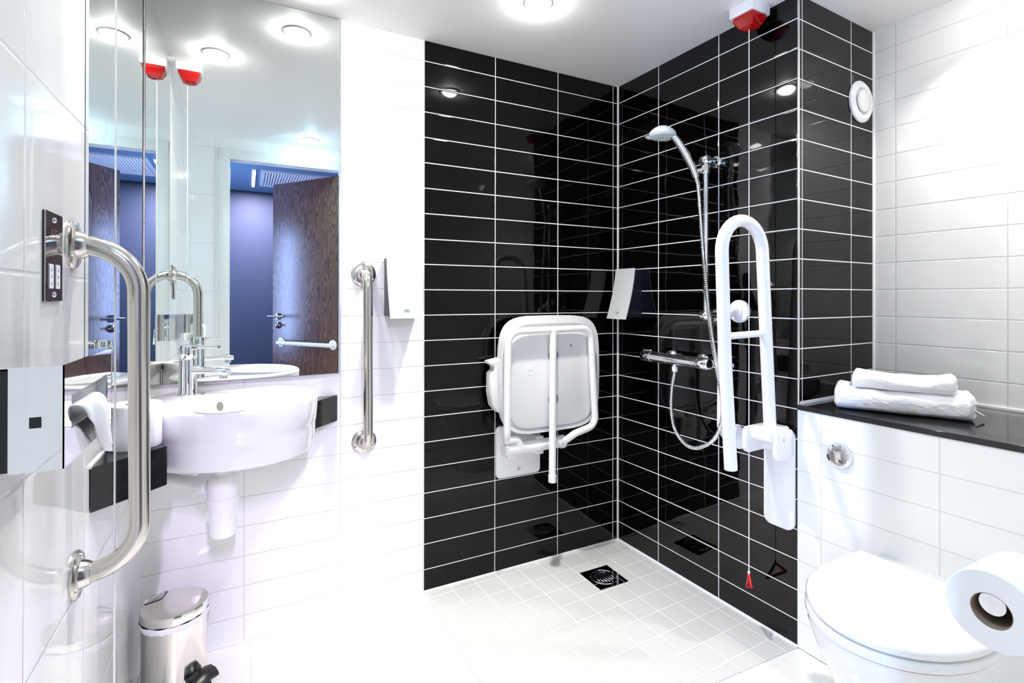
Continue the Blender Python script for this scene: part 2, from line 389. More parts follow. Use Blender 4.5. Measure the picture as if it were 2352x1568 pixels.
# ------------------------------------------------------------------ corner vanity and basin
VA = Vector((-1.92, -.621, 0)); VB = Vector((-1.318, 0, 0)); dv = (VB-VA).normalized(); nv = Vector((dv.y, -dv.x, 0))
MV = Matrix(((dv.x, nv.x, 0, VA.x), (dv.y, nv.y, 0, VA.y), (0, 0, 1, 0), (0, 0, 0, 1)))  # (along, out, z)
VL = (VB-VA).length
BC = .42
def iv(p): q = MV.inverted() @ Vector((p[0], p[1], 0)); return (q.x, q.y)
cut = [(BC+.242*math.cos(a), .0+.235*math.sin(a)) for a in [PI+PI*k/24 for k in range(25)]]  # dips inwards (out<0)
outl = [iv((-1.918, -.617))]+cut+[iv((-1.322, -.002)), iv((-1.918, -.002))]
g = G(MV); g.prism(outl, .727, .823, bev=.0015, seg=1)
o = obj('corner_vanity', g, m_granite); tag(o, 'glossy black corner vanity shelf carrying the white basin', 'vanity')
g = G(); g.box(WX, WX+.004, -.621, -.02, .822, .828)
struct('trim_11', g, m_silic, 'white sealant line where vanity meets the left wall')
# basin
t = thing('washbasin', 'round white ceramic basin set into the black corner vanity', 'basin', tuple(MV @ Vector((BC, 0, .74))))
n = 72
CO, ZB = -.02, .897
def ell(a, b, z, cx=BC, cy=CO):
    return [MV @ Vector((cx+a*math.cos(2*PI*k/n), cy+b*math.sin(2*PI*k/n), z)) for k in range(n)]
def body_ring(r, z, bk=.25):
    """round in front, deeper towards the corner where the tap stands"""
    return [MV @ Vector((BC+r*math.cos(2*PI*k/n), CO+(r if k <= n/2 else bk)*math.sin(2*PI*k/n), z)) for k in range(n)]
bx, by = .415, .055
rings = [body_ring(.18, .7405, .18), body_ring(.195, .7405, .19), body_ring(.2015, .743, .195), body_ring(.204, .75, .2), body_ring(.207, .80, .205), body_ring(.209, .822, .21), body_ring(.211, .8245, .245), body_ring(.213, .86, .247),
         body_ring(.2145, ZB-.009, .25), body_ring(.213, ZB-.003, .2485), body_ring(.208, ZB, .244),
         ell(.192, .118, ZB, bx, by), ell(.187, .113, ZB-.002, bx, by), ell(.183, .109, ZB-.009, bx, by), ell(.172, .1, ZB-.05, bx, by), ell(.14, .085, ZB-.09, bx, by), ell(.08, .05, ZB-.112, bx, by), ell(.02, .02, ZB-.115, bx, by)]
g = G(); g.loft(rings)
bowl = obj('bowl', g, m_ceramic, t, sharp=60)
g = G(MV); g.lathe([(0, 0), (.02, 0), (.022, .003), (.018, .006), (0, .007)], Matrix.Translation((bx, by, ZB-.1155)), 32); obj('drain_plug', g, m_chrome, t)
# overflow opening on the back inner wall
g = G(MV); g.lathe([(.0125, 0), (.013, .002), (.010, .0025), (0, .0015)], at((bx-.035, by-.1045, ZB-.022), (.15, 1, .18)), 24)
obj('overflow_hole', g, mat('overflow_shade', (.2, .19, .16), .5), t)
# bottle trap under the basin
TX = Vector((-1.682, -.33, 0))
t = thing('bottle_trap', 'white plastic bottle trap under the basin', 'trap', (TX.x, TX.y, .51))
g = G(); g.lathe([(.0, .7402), (.03, .7402), (.03, .716), (.026, .714), (.022, .712), (.022, .68), (0, .68)], Matrix.Translation(TX), 32); obj('tailpiece', g, m_plastic, t)
g = G(); g.lathe([(0, .682), (.034, .682), (.037, .678), (.037, .625), (.041, .622), (.041, .612), (0, .612)], Matrix.Translation(TX), 40); obj('trap_body', g, m_plastic, t)
g = G(); g.lathe([(0, .613), (.04, .613), (.04, .595), (.0375, .593), (.0365, .53), (.033, .517), (.024, .511), (0, .51)], Matrix.Translation(TX), 40)
for k in range(10):
    a = 2*PI*k/10; g.box(-.0015, .0015, .036, .0395, .565, .595, M=Matrix.Translation(TX) @ Matrix.Rotation(a, 4, 'Z'))
obj('bottle', g, m_plastic, t)
pd = Vector((-.72, .69, 0)).normalized()
g = G(); g.tube([TX+pd*.03+Vector((0, 0, .652)), TX+pd*.335+Vector((0, 0, .652))], .017, 20)
w = obj('waste_pipe', g, m_plastic, t)
g = G(); g.lathe([(0.018, .034), (.03, .034), (.032, .04), (.032, .072), (.028, .08), (.018, .08)], at(TX+Vector((0, 0, .652)), pd), 28)
for k in range(12):
    a = 2*PI*k/12; g.box(-.002, .002, .031, .0345, .04, .072, M=at(TX+Vector((0, 0, .652)), pd) @ Matrix.Rotation(a, 4, 'Z'))
obj('pipe_nut', g, m_plastic, t)
# small fixing clip under the right side of the basin
g = G(MV); g.box(.56, .61, -.03, .0, .728, .7415, bev=.003); g.tube([(.575, -.015, .73), (.575, -.015, .712)], .007, 12)
o = obj('basin_fixing_clip', g, m_plastic); tag(o, 'small white plastic fixing clip under the basin front', 'bracket')

# spare roll standing on the vanity beside the basin
t = thing('toilet_roll', 'spare white toilet roll standing on the black vanity beside the basin', 'toilet roll', (-1.864, -.462, .8232))
SR = Matrix.Translation((-1.864, -.462, .8232))
obj('paper', G().lathe([(.02, .001), (.052, 0), (.0545, .004), (.0545, .1), (.052, .104), (.02, .103)], SR, 56), m_paper, t, sharp=50)
obj('core', G().lathe([(.019, .0005), (.02, .0005), (.02, .103), (.019, .103), (.019, .0005)], SR, 32), m_card, t)
# tap
TP = Vector((-1.779, -.180, .897)); sd = Vector((.93, -.37, 0)).normalized(); sl = Vector((-sd.y, sd.x, 0))
MT = Matrix(((sd.x, sl.x, 0, TP.x), (sd.y, sl.y, 0, TP.y), (0, 0, 1, TP.z), (0, 0, 0, 1)))
t = thing('basin_mixer_tap', 'chrome single lever mixer tap at the back of the basin', 'tap', tuple(TP))
g = G(MT); g.lathe([(0, 0), (.0265, 0), (.0265, .003), (.0245, .006), (.024, .1), (.0235, .102), (0, .102)], None, 40); obj('tap_body', g, m_chrome, t)
g = G(MT)
def srect(x, z, w, h): 
    return [Vector((x, w*c, z+h*s)) for c, s in [(math.copysign(abs(math.cos(a))**.5, math.cos(a)), math.copysign(abs(math.sin(a))**.5, math.sin(a))) for a in [2*PI*k/24 for k in range(24)]]]
g.loft([srect(.0, .078, .018, .018), srect(.03, .07, .0165, .011), srect(.07, .068, .0155, .0095), srect(.112, .063, .015, .0095), srect(.118, .0625, .014, .0085)]); obj('spout', g, m_chrome, t)
g = G(MT); g.lathe([(0, .0), (.0095, .0), (.011, -.004), (.011, -.012), (0, -.012)], Matrix.Translation((.102, 0, .056)), 24); obj('aerator', g, m_chrome, t)
g = G(MT); g.lathe([(0, .1035), (.0225, .1035), (.024, .106), (.0245, .14), (.022, .145), (0, .146)], None, 40)
g.loft([srect(.0, .138, .02, .009), srect(.03, .138, .014, .006), srect(.07, .1385, .011, .0042), srect(.088, .139, .010, .0038)]); obj('lever', g, m_chrome, t)

# ------------------------------------------------------------------ steel grab rails
def flange_prof(r=.046): return [(0, 0), (r, 0), (r, .004), (r-.004, .008), (.027, .010), (.025, .018), (.0215, .024), (.0205, .026), (0, .026)]
def steel_rail(name, label, p0, p1, nrm, off, rt, bend):
    p0 = Vector(p0); p1 = Vector(p1); nrm = Vector(nrm)
    t = thing(name, label, 'grab rail', tuple(p1), 'brushed steel grab rails')
    obj('tube', G().tube(fillet([p0+nrm*.012, p0+nrm*off, p1+nrm*off, p1+nrm*.012], bend, 14), rt, 24), m_steel, t)
    for p in (p0, p1):
        f = obj('flange', G().lathe(flange_prof(), at(p, nrm), 40), m_steel, t)
        side = Vector((0, 0, 1)); a0 = side.cross(nrm)
        for k in range(3):
            a = PI/2+2*PI*k/3; q = p+(a0*math.cos(a)+side*math.sin(a))*.0365
            obj('screw', G().lathe([(0, .0), (.006, 0), (.0055, .0025), (.002, .003), (.0, .0015)], at(q+nrm*.0082, nrm), 14), m_chrome, f)
    return t
steel_rail('grab_rail', 'curved brushed steel grab rail on the left wall beside the basin', (WX, -.745, 1.285), (WX, -.718, .645), (1, 0, 0), .1035, .0185, .095)
steel_rail('grab_rail', 'vertical brushed steel grab rail on the white wall beside the black tiles', (-1.227, 0, 1.274), (-1.224, 0, .638), (0, -1, 0), .078, .0175, .05)

# ------------------------------------------------------------------ shaver socket plate on left wall
t = thing('socket_plate', 'dark mirrored switch plate with two white labels above the tissue box', 'plate', (WX, -.862, 1.18))
YP = -.8615
obj('backplate', G().box(WX, WX+.002, YP-.0435, YP+.0435, 1.179, 1.328, bev=.0006), m_blackp, t)
obj('faceplate', G().prism(rrect(YP-.044, YP+.044, 1.1785, 1.3285, .003), WX+.002, WX+.0045, bev=.0006, seg=1, axis='x'), m_darkmirror, t)
XP = WX+.0044
for yc in (YP-.017, YP+.017):
    l = obj('label_insert', G().prism(rrect(yc-.0105, yc+.0105, 1.200, 1.241, .003), XP, XP+.001, axis='x'), m_plastic, t)
    g = G()
    for zz in (1.208, 1.220, 1.231): g.box(XP+.0009, XP+.0012, yc-.002, yc+.002, zz-.0022, zz+.0022)
    obj('lettering', g, m_print, l)
for z in (1.316, 1.190): obj('screw', G().lathe([(0, 0), (.005, 0), (.0045, .002), (.0015, .0024), (0, .001)], at((XP, YP, z), (1, 0, 0)), 16), m_chrome, t)
g = G()
for yc in (YP-.010, YP+.009):
    g.box(XP, XP+.0004, yc-.005, yc-.0042, 1.284, 1.299)
    for zz in (1.2985, 1.292): g.box(XP, XP+.0004, yc-.005, yc+.004, zz-.0004, zz+.0004)
    g.box(XP, XP+.0004, yc+.0015, yc+.003, 1.2835, 1.2848)
obj('engraved_letters', g, mat('engraving_grey', (.3, .28, .3), .5), t)

# ------------------------------------------------------------------ tissue dispenser
t = thing('tissue_dispenser', 'polished chrome tissue box on the left wall with a tissue hanging out', 'dispenser', (WX, -1.07, .978))
X1 = WX+.098; y0, y1, z0, z1 = -1.193, -.946, .978, 1.103
obj('base', G().box(WX, WX+.05, y0+.001, y1-.001, z0+.002, z1-.004), m_blackp, t)
g = G()
# cover: top, bottom and sides with a square opening in the front
fo = (-1.163, -.972, 1.020, 1.0625)
g.box(WX+.047, X1, y0, y0+.0015, z0, z1); g.box(WX+.001, X1, y1-.0015, y1, z0, z1); g.box(WX+.001, X1-.0002, y0+.001, y1-.001, z1-.0015, z1); g.box(WX+.047, X1-.0002, y0+.001, y1-.001, z0, z0+.0015)
g.box(X1-.0015, X1, y0, fo[0], z0, z1); g.box(X1-.0015, X1, fo[1], y1, z0, z1); g.box(X1-.0015, X1, fo[0], fo[1], fo[3], z1); g.box(X1-.0015, X1, fo[0], fo[1], z0, fo[2])
obj('cover', g, m_chrome2, t, sharp=None)
g = G(); g.box(X1-.016, X1-.0145, fo[0], fo[1], fo[2], fo[3])
g.box(X1-.0146, X1-.0016, fo[0]-.0015, fo[0], fo[2], fo[3]); g.box(X1-.0146, X1-.0016, fo[1], fo[1]+.0015, fo[2], fo[3]); g.box(X1-.0146, X1-.0016, fo[0], fo[1], fo[3], fo[3]+.0015); g.box(X1-.0146, X1-.0016, fo[0], fo[1], fo[2]-.0015, fo[2])
obj('recess', g, m_silver, t, sharp=None)  # light satin colour stands in for chrome reflecting the white tissue
g = G(); g.box(WX+.066, WX+.077, y0-.0006, y0+.0002, 1.030, 1.043); obj('logo_square', g, m_blackp, t, sharp=None)
def tis(u, v):
    # a tissue pulled from the slot, gathered to a corner that hangs over the lower lip
    yl = -1.165+.115*v**1.3; yr = -1.035+.045*v-.015*v*v
    y = yl+(yr-yl)*u
    out = math.sin(min(v*2.6, 1)*PI/2)
    x = X1-.010+.016*out+.008*math.sin(u*PI)*out+.0035*math.sin(u*13+v*3)*out
    z = 1.043+.014*math.sin(min(1, v*2.4)*PI)*(1-.5*abs(u-.6))-.085*v**1.1*(.45+.55*min(1, u*1.6+v*.6))+.003*math.sin(u*9+1)*v
    return Vector((x, y, z))
o = obj('tissue', G().grid(tis, 24, 30), m_paper, None, origin=(X1, -1.05, 1.06), sharp=70); tag(o, 'white paper tissue hanging out of the chrome tissue box', 'tissue')
md = o.modifiers.new('thick', 'SOLIDIFY'); md.thickness = .0012

# ------------------------------------------------------------------ pedal bin
BX, BY = -1.81, -.182
t = thing('pedal_bin', 'polished steel pedal bin on the floor below the basin', 'bin', (BX, BY, 0))
TB = Matrix.Translation((BX, BY, 0))
obj('body', G().lathe([(0, 0), (.086, 0), (.086, .012), (.083, .014), (.083, .25), (.0, .25)], TB, 56), m_bin, t)
obj('lid', G().lathe([(.08, .253), (.0855, .253), (.0862, .256), (.0862, .278), (.0852, .2806), (.083, .2812), (0, .2814)], TB, 56), m_bin, t)
n2 = 72; rr = []
for z, r in ((.236, .0845), (.245, .0885), (.254, .0875)):
    rr.append([TB @ Vector(((r+.0035*noise.noise(Vector((math.cos(2*PI*k/n2)*5, math.sin(2*PI*k/n2)*5, z*30))))*math.cos(2*PI*k/n2), (r+.0035*noise.noise(Vector((math.cos(2*PI*k/n2)*5, math.sin(2*PI*k/n2)*5, z*30))))*math.sin(2*PI*k/n2), z+(.006*noise.noise(Vector((math.cos(2*PI*k/n2)*6, math.sin(2*PI*k/n2)*6, 3))) if z < .24 else 0))) for k in range(n2)])
o = obj('bin_liner', G().loft(rr, cap=False), m_bag, t, sharp=80)
g = G(); a0 = math.radians(136); hp = [Vector((BX+(.083-.028*(1-s*s))*math.cos(a0+s*.46), BY+(.083-.028*(1-s*s))*math.sin(a0+s*.46), .282)) for s in [-1+2*k/14 for k in range(15)]]
obj('carry_handle', g.tube(hp, .0009, 8), m_blackp, t)
g = G(); g.tube([Vector((BX+.0855*math.cos(a0+s*.5), BY+.0855*math.sin(a0+s*.5), .281+.006*(1-s*s))) for s in [-1+2*k/14 for k in range(15)]], .0016, 8); obj('handle_rim', g, m_chrome, t)
pa = math.radians(-47); MP = TB @ Matrix.Rotation(pa, 4, 'Z')
g = G(MP); g.loft([[Vector((x, y, z+dz)) for y, dz in ((-.032, 0), (-.016, .004), (0, .006), (.016, .004), (.032, 0), (.032, -.008), (0, -.004), (-.032, -.008))] for x, z in ((.084, .092), (.105, .102), (.125, .098), (.137, .086))])
g.box(.08, .125, -.02, .02, .055, .068, bev=.004)
obj('pedal', g, m_blackp, t)

# ------------------------------------------------------------------ wall dispensers with leaning silver covers
def leaning(M, label):
    """local frame: x along the wall, y out of the wall (towards the viewer), z up"""
    t = thing('hygiene_bag_dispenser', label, 'dispenser', tuple(M @ Vector((0, 0, 0))), 'silver wall dispensers')
    W, H = .0645, .118
    def prof(s): return .042+.056*(s**1.5)          # s 0 top .. 1 bottom
    def face(dx):
        pts = [(0, -H*.55), (0, H*.9)]
        return pts
    g = G(M); poly = [(0.0, H*.94), (prof(.03)-.004, H*.94)]+[(prof(s/10)-.002, H*(1-2*s/10)) for s in range(1, 10)]+[(prof(.96)-.002, -H*.93), (.0, -H*.93)]
    g.prism(poly, -W+.0015, W-.0015, axis='x'); obj('housing', g, m_blackp, t, sharp=30)
    g = G(M); rings = []
    for k in range(13):
        s = k/12; zz = H*(1-2*s); y = prof(s)
        rings.append([Vector((x, y+dy, zz)) for x, dy in ((-W, 0), (-W, .0045), (W, .0045), (W, 0))])
    g.loft(rings); c = obj('cover', g, m_silver, t, sharp=30)
    g = G(M); ze = -H*.80; ye = prof(.9)+.0046
    g.prism(rrect(-.0095, .0095, ze-.010, ze+.010, .001, 2), ye-.004, ye+.0006, M=None, axis='y')
    e = obj('emblem', g, m_emblem, c, sharp=None)
    g = G(M); 
    for bx_ in ((-.006, -.004, -.0055, .0055), (.0035, .006, -.0055, .0055), (-.006, .006, .004, .006)): g.box(bx_[0], bx_[1], ye+.0004, ye+.0009, ze+bx_[2], ze+bx_[3])
    obj('emblem_figure', g, m_silver, c, sharp=None)
    g = G(M); g.box(.018, .034, prof(.26)+.0043, prof(.26)+.005, H*.47, H*.475); obj('fine_print', g, m_emblem, c, sharp=None)
    return t
leaning(Matrix.Translation((-1.085, 0, 1.2255)) @ Matrix.Rotation(PI, 4, 'Z'), 'silver dispenser on the white tiles beside the vertical steel rail')
leaning(MR @ Matrix.Translation((0, -.099, 1.205)) @ Matrix.Rotation(PI/2, 4, 'Z'), 'silver dispenser leaning out near the black shower corner')

# ------------------------------------------------------------------ folded shower seat
t = thing('shower_chair', 'white folding shower seat raised against the black tiles', 'seat', (-.45, 0, .4))
g = G(); g.prism(rrect(-.668, -.45, .405, .63, .02), -.012, 0, bev=.003, axis='y'); wp = obj('wall_plate', g, m_plastic, t)
obj('screw', G().lathe([(0, 0), (.008, 0), (.0075, .002), (.0025, .0025), (0, .001)], at((-.56, -.0122, .435), (0, -1, 0)), 18), m_steel, wp)
def pan(xc, hw, z0, z1, e=.22, k=40):
    o = []
    zc, hz = (z0+z1)/2, (z1-z0)/2
    for i in range(k):
        a = 2*PI*i/k; c, s_ = math.cos(a), math.sin(a)
        bulge = 1+.035*(1-(math.copysign(abs(s_)**.4, s_))**2)
        o.append((xc+hw*bulge*math.copysign(abs(c)**.42, c), zc+hz*math.copysign(abs(s_)**.42, s_)))
    return o
g = G(); g.prism(pan(-.437, .243, .605, 1.108), -.085, -.045, bev=.012, seg=3, axis='y'); pn = obj('seat_pan', g, m_seat, t, sharp=50)
g = G(); 
ro = pan(-.437, .243, .605, 1.108); ri = pan(-.437, .229, .618, 1.075)
b = bmesh.new(); nn = len(ro)
L4 = [[b.verts.new((p[0], y, p[1])) for p in q] for q, y in ((ro, -.084), (ro, -.095), (ri, -.095), (ri, -.084))]
for A_, B_ in zip(L4, L4[1:]):
    for k in range(nn): b.faces.new((A_[k], A_[(k+1) % nn], B_[(k+1) % nn], B_[k]))
bmesh.ops.recalc_face_normals(b, faces=b.faces[:]); g._merge(b)
obj('seat_rim', g, m_seat, pn, sharp=50)
g = G(); g.prism(pan(-.437, .216, .628, 1.03), -.100, -.084, bev=.006, axis='y'); obj('seat_underside', g, m_seat, pn)
for z in (.935, .745):
    obj('drain_hole', G().lathe([(0, 0), (.026, 0), (.026, .001), (.023, .0012), (0, .0005)], at((-.437, -.1002, z), (0, -1, 0)), 24), m_grey, pn)  # flat dark disc painted as the shade inside the hole
obj('rubber_stud', G().lathe([(0, 0), (.005, 0), (.0045, .004), (0, .005)], at((-.345, -.1002, .975), (0, -1, 0)), 14), m_grey, pn)
obj('moulded_ring', G().lathe([(.012, 0), (.013, .001), (.014, 0)], at((-.55, -.1002, .87), (0, -1, 0)), 28), m_seat, pn)
for x in (-.66, -.214):
    for z in (.86, ): obj('slot', G().box(x-.004, x+.004, -.1012, -.0998, z-.04, z+.04), m_grey, pn)
g = G(); yf = -.118
fr = fillet([(-.655, -.075, .585), (-.672, yf, .62), (-.668, yf, 1.045), (-.252, yf, 1.050), (-.224, yf, .612), (-.335, yf, .588), (-.372, -.085, .548)], [.03, .055, .055, .05, .03], 10)
obj('frame', g.tube(fr, .0155, 18), m_white, t)
g = G(); g.tube(fillet([(-.655, -.075, .585), (-.60, -.075, .585), (-.58, -.075, .545)], .02), .0155, 16); obj('frame_stub', g, m_white, t)
g = G(); g.tube([(-.452, -.122, 1.04), (-.46, -.13, .425)], .0155, 18); sp = obj('support_leg', g, m_white, t)
g = G(); g.lathe([(0, 0), (.0175, 0), (.018, .004), (.0178, .03), (0, .03)], at((-.4603, -.1303, .398), (.012, .013, .9)), 20); obj('end_cap', g, m_white, sp)
g = G(); g.tube([(-.648, -.062, .543), (-.372, -.062, .543)], .026, 26); hb = obj('hinge_barrel', g, m_white, t)
for x in (-.652, -.368): obj('hinge_cap', G().tube([(x-.008, -.062, .543), (x+.008, -.062, .543)], .0295, 26), m_white, hb)
g = G(); g.prism([(-.732, .922), (-.66, .935), (-.62, .935), (-.62, .70), (-.69, .706), (-.715, .735), (-.725, .79), (-.723, .87), (-.708, .882), (-.708, .897), (-.717, .905), (-.732, .912)], -.075, -.02, bev=.006, axis='y'); obj('backrest_arm', g, m_seat, t, sharp=50)
g = G(); g.box(-.64, -.60, -.062, -.006, .50, .58, bev=.006); obj('hinge_bracket', g, m_white, t)
g = G(); g.box(-.50, -.46, -.062, -.006, .50, .58, bev=.006); obj('hinge_bracket', g, m_white, t)

# ------------------------------------------------------------------ shower set on the right wall
RX, RY = -.062, -.571
t = thing('shower_riser_rail', 'chrome vertical shower riser rail on the black wall', 'rail', tuple(R(0, RY, 1.1)))
obj('rail_tube', G(MR).tube([(RX, RY, 1.10), (RX, RY, 1.735)], .0105, 20), m_chrome, t)
for z in (1.722, 1.118):
    g = G(MR); g.lathe([(0, 0), (.024, 0), (.024, .005), (.017, .008), (.015, .05), (.016, .056)], at((0, RY, z), (-1, 0, 0)), 28)
    g.lathe([(0, -.02), (.014, -.02), (.018, -.014), (.018, .014), (.014, .02), (0, .02)], at((RX-.004, RY, z), (0, 1, 0)), 24); obj('wall_bracket', g, m_chrome, t)
g = G(MR); g.lathe([(0, 0), (.012, 0), (.0155, .004), (.0155, .034), (.012, .038), (0, .038)], at((RX, RY, 1.667), (0, 0, 1)), 24)
g.tube([(RX, RY, 1.687), (RX-.015, RY+.012, 1.683), (-.1, -.552, 1.676)], .010, 16)
g.tube([(RX-.02, RY-.012, 1.688), (RX+.006, RY+.03, 1.686)], .0125, 16)
sld = obj('slider', g, m_chrome, t)
hp0 = Vector((-.1, -.557, 1.652)); hp1 = Vector((-.2, -.479, 1.822))
t = thing('hand_shower', 'chrome hand shower with white head held on the riser rail', 'shower', tuple(R(*hp0)))
mid = [hp0, hp0+Vector((-.012, .008, .04)), Vector((-.132, -.533, 1.745)), Vector((-.158, -.513, 1.80)), Vector((-.185, -.491, 1.838)), hp1+Vector((0, 0, .02))]
hl = spline(mid, 6)
obj('shower_handle', G(MR).tube(hl, .012, 18, rf=lambda i: .0118+.003*math.sin(min(1, i/len(hl)*1.2)*PI)), m_chrome, t)
hd = at(hp1, (.06, -.02, 1))
obj('shower_head', G(MR).lathe([(.047, -.004), (.051, .0), (.0515, .006), (.047, .014), (.034, .026), (.02, .033), (0, .035)], hd, 44), m_white, t)
g = G(MR); g.lathe([(.0465, -.004), (.045, -.008), (.03, -.011), (0, -.012)], hd, 44)
for rr_, nn_ in ((.012, 6), (.024, 12), (.036, 18)):
    for k in range(nn_): g.lathe([(.0022, 0), (.0018, -.0025), (0, -.003)], hd @ Matrix.Translation((rr_*math.cos(2*PI*k/nn_), rr_*math.sin(2*PI*k/nn_), -.0105)), 6)
obj('spray_face', g, mat('pale_grey_spray_face', (.62, .7, .68), .4), t)
hose = [(-.1, -.557, 1.655), (-.1, -.568, 1.60), (-.1, -.586, 1.393), (-.1, -.602, 1.242), (-.1, -.626, 1.061), (-.1, -.657, .901), (-.1, -.676, .807), (-.1, -.674, .735), (-.1, -.64, .658), (-.1, -.57, .608), (-.095, -.502, .604), (-.09, -.442, .65), (-.085, -.419, .734), (-.078, -.419, .824), (-.072, -.424, .875), (-.07, -.424, .9)]
hpth = resample(spline(hose, 20), .0021)
obj('hose', G(MR).tube(hpth, .0075, 12, rf=lambda i: .0084 if i % 4 < 2 else .0066), m_chrome, t, sharp=None)
g = G(MR); g.lathe([(0, 0), (.0105, 0), (.0115, .003), (.0115, .02), (.009, .024), (0, .024)], at((-.07, -.424, .882), (0, 0, 1)), 16); obj('hose_nut', g, m_white, t)
MX = Vector((-.07, 0, .93))
t = thing('shower_mixer', 'chrome thermostatic bar mixer on the black shower wall', 'mixer', tuple(R(0, -.42, .9)))
obj('mixer_body', G(MR).lathe([(0, 0), (.0225, 0), (.0225, .24), (0, .24)], at((-.07, -.30, .93), (0, -1, 0)), 32), m_chrome, t)
for ya, yb, nm in ((-.238, -.298, 'flow_knob'), (-.542, -.602, 'temperature_knob')):
    g = G(MR); y_in = -.298 if nm == 'flow_knob' else -.542; sgn = 1 if nm == 'flow_knob' else -1
    g.lathe([(0, 0), (.021, 0), (.0245, .002), (.0245, .05), (.0215, .056), (.0215, .052), (0, .05)], at((-.07, y_in, .93), (0, sgn, 0)), 32)
    g.box(-.004, .004, .02, .03, .01, .05, M=at((-.07, y_in, .93), (0, sgn, 0))); obj(nm, g, m_chrome, t)
for y in (-.345, -.505):
    g = G(MR); g.lathe([(0, 0), (.032, 0), (.032, .004), (.026, .012), (.016, .016), (.0155, .05), (0, .05)], at((0, y, .93), (-1, 0, 0)), 32); obj('wall_union', g, m_chrome, t)
g = G(MR); g.lathe([(0, 0), (.01, 0), (.01, .022), (0, .022)], at((-.07, -.424, .908), (0, 0, -1)), 16); g.lathe([(0, 0), (.012, 0), (.012, .006), (0, .006)], at((-.07, -.424, .909), (0, 0, -1)), 6); obj('outlet', g, m_chrome, t)

# ------------------------------------------------------------------ white grab rail and drop-down rail
t = thing('white_grab_rail', 'white vertical grab rail behind the hinged support rail', 'grab rail', tuple(R(0, -.675, .66)))
obj('tube', G(MR).tube(fillet([(-.006, -.674, 1.135), (-.085, -.666, 1.135), (-.085, -.660, .66), (-.006, -.668, .66)], .06, 12), .0165, 22), m_white, t)
for y, z in ((-.677, 1.135), (-.672, .66)): obj('flange', G(MR).lathe([(0, 0), (.043, 0), (.043, .009), (.040, .012), (.02, .013), (.0185, .02), (0, .02)], at((0, y, z), (-1, 0, 0)), 40), m_white, t)
t = thing('drop_down_rail', 'white hinged support rail folded up beside the toilet', 'grab rail', tuple(R(0, -.84, .39)))
g = G(MR); g.prism(rrect(-.893, -.783, .388, .735, .028), -.016, 0, bev=.003, axis='x'); obj('wall_plate', g, m_white, t)
YD = -.84
arc = [(-.212+.105*math.cos(a), YD, 1.335+.105*math.sin(a)) for a in [PI*k/20 for k in range(21)]]
lp = [(-.062, YD, .70), (-.085, YD, 1.02)]+arc+[(-.302, YD, 1.0), (-.272, YD, .632)]
obj('loop', G(MR).tube(lp, .0205, 24), m_white, t)
obj('cross_bar', G(MR).tube([(-.30, YD, 1.062), (-.09, YD, 1.066)], .0115, 16), m_white, t)
g = G(MR)
g.prism(rrect(-.138, -.012, .652, .742, .022), -.800, -.783, bev=.004, axis='y'); g.prism(rrect(-.11, -.012, .640, .742, .022), -.893, -.876, bev=.004, axis='y')
g.prism(rrect(-.118, -.012, .70, .748, .012), -.878, -.798, bev=.004, axis='y'); g.prism(rrect(-.05, -.012, .655, .735, .01), -.878, -.798, bev=.003, axis='y')
obj('hinge_bracket', g, m_white, t)
g = G(MR); g.tube([(-.07, -.895, .71), (-.07, -.781, .71)], .005, 12); obj('hinge_pin', g, m_steel, t)
for x, z in ((-.305, 1.06), (-.09, 1.10)): obj('plug', G(MR).lathe([(0, 0), (.006, 0), (.005, .001), (0, .0015)], at((x, YD-.0203, z), (0, -1, 0)), 14), m_plastic, t)

# ------------------------------------------------------------------ emergency alarms with cords
def alarm(c, M, zend, label, handle=True, rot=0):
    x, y = c
    t = thing('emergency_pull_alarm', label, 'alarm', tuple(M @ Vector((x, y, ZC))), 'ceiling pull cord alarms')
    obj('base', G(M).box(x-.049, x+.049, y-.047, y+.047, ZC-.038, ZC-.0002, bev=.003), m_plastic, t)
    zb = ZC-.038
    def sq(h, z, c_): return [M @ Vector((x+px_*h, y+py_*h, z)) for px_, py_ in ((1, c_), (c_, 1), (-c_, 1), (-1, c_), (-1, -c_), (-c_, -1), (c_, -1), (1, -c_))]
    g = G(); g.loft([sq(.041, zb, .86), sq(.041, zb-.012, .86), sq(.026, zb-.038, .8), sq(.012, zb-.046, .8)]); obj('red_lens', g, m_redlens, t, sharp=20)
    obj('test_hole', G(M).lathe([(0, 0), (.003, 0), (0, .0005)], at((x+.022, y-.044, zb), (0, 0, -1)), 10), m_blackp, t)
    g = G(M); g.tube([(x-.008, y-.004, zb-.04), (x-.008, y-.004, zend)], .0017, 8); obj('cord', g, m_cord, t)
    if handle:
        a = math.radians(rot); cx_, sx_ = math.cos(a), math.sin(a)
        P = [(0, 0), (-.036, -.026), (.03, -.062)]
        pts = [Vector((x-.008+p[0]*cx_, y-.004+p[0]*sx_, zend-.004+p[1])) for p in P]
        g = G(M)
        for i in range(3): g.tube([pts[i], pts[(i+1) % 3]], .0048, 10)
        obj('pull_handle', g, m_red, t)
        g = G(M); g.lathe([(0, .006), (.004, .004), (.0045, 0), (.004, -.004), (0, -.005)], Matrix.Translation((x-.008, y-.004, zend+.002)), 12); obj('cord_knot', g, m_cord, t)
    return t
alarm((-.07, -.765), MR, .212, 'red and white ceiling alarm with pull cord above the shower wall', True, 48)
alarm((-1.849, -.720), Matrix.Identity(4), .10, 'red and white ceiling alarm with pull cord by the left wall mirror', True, 20)

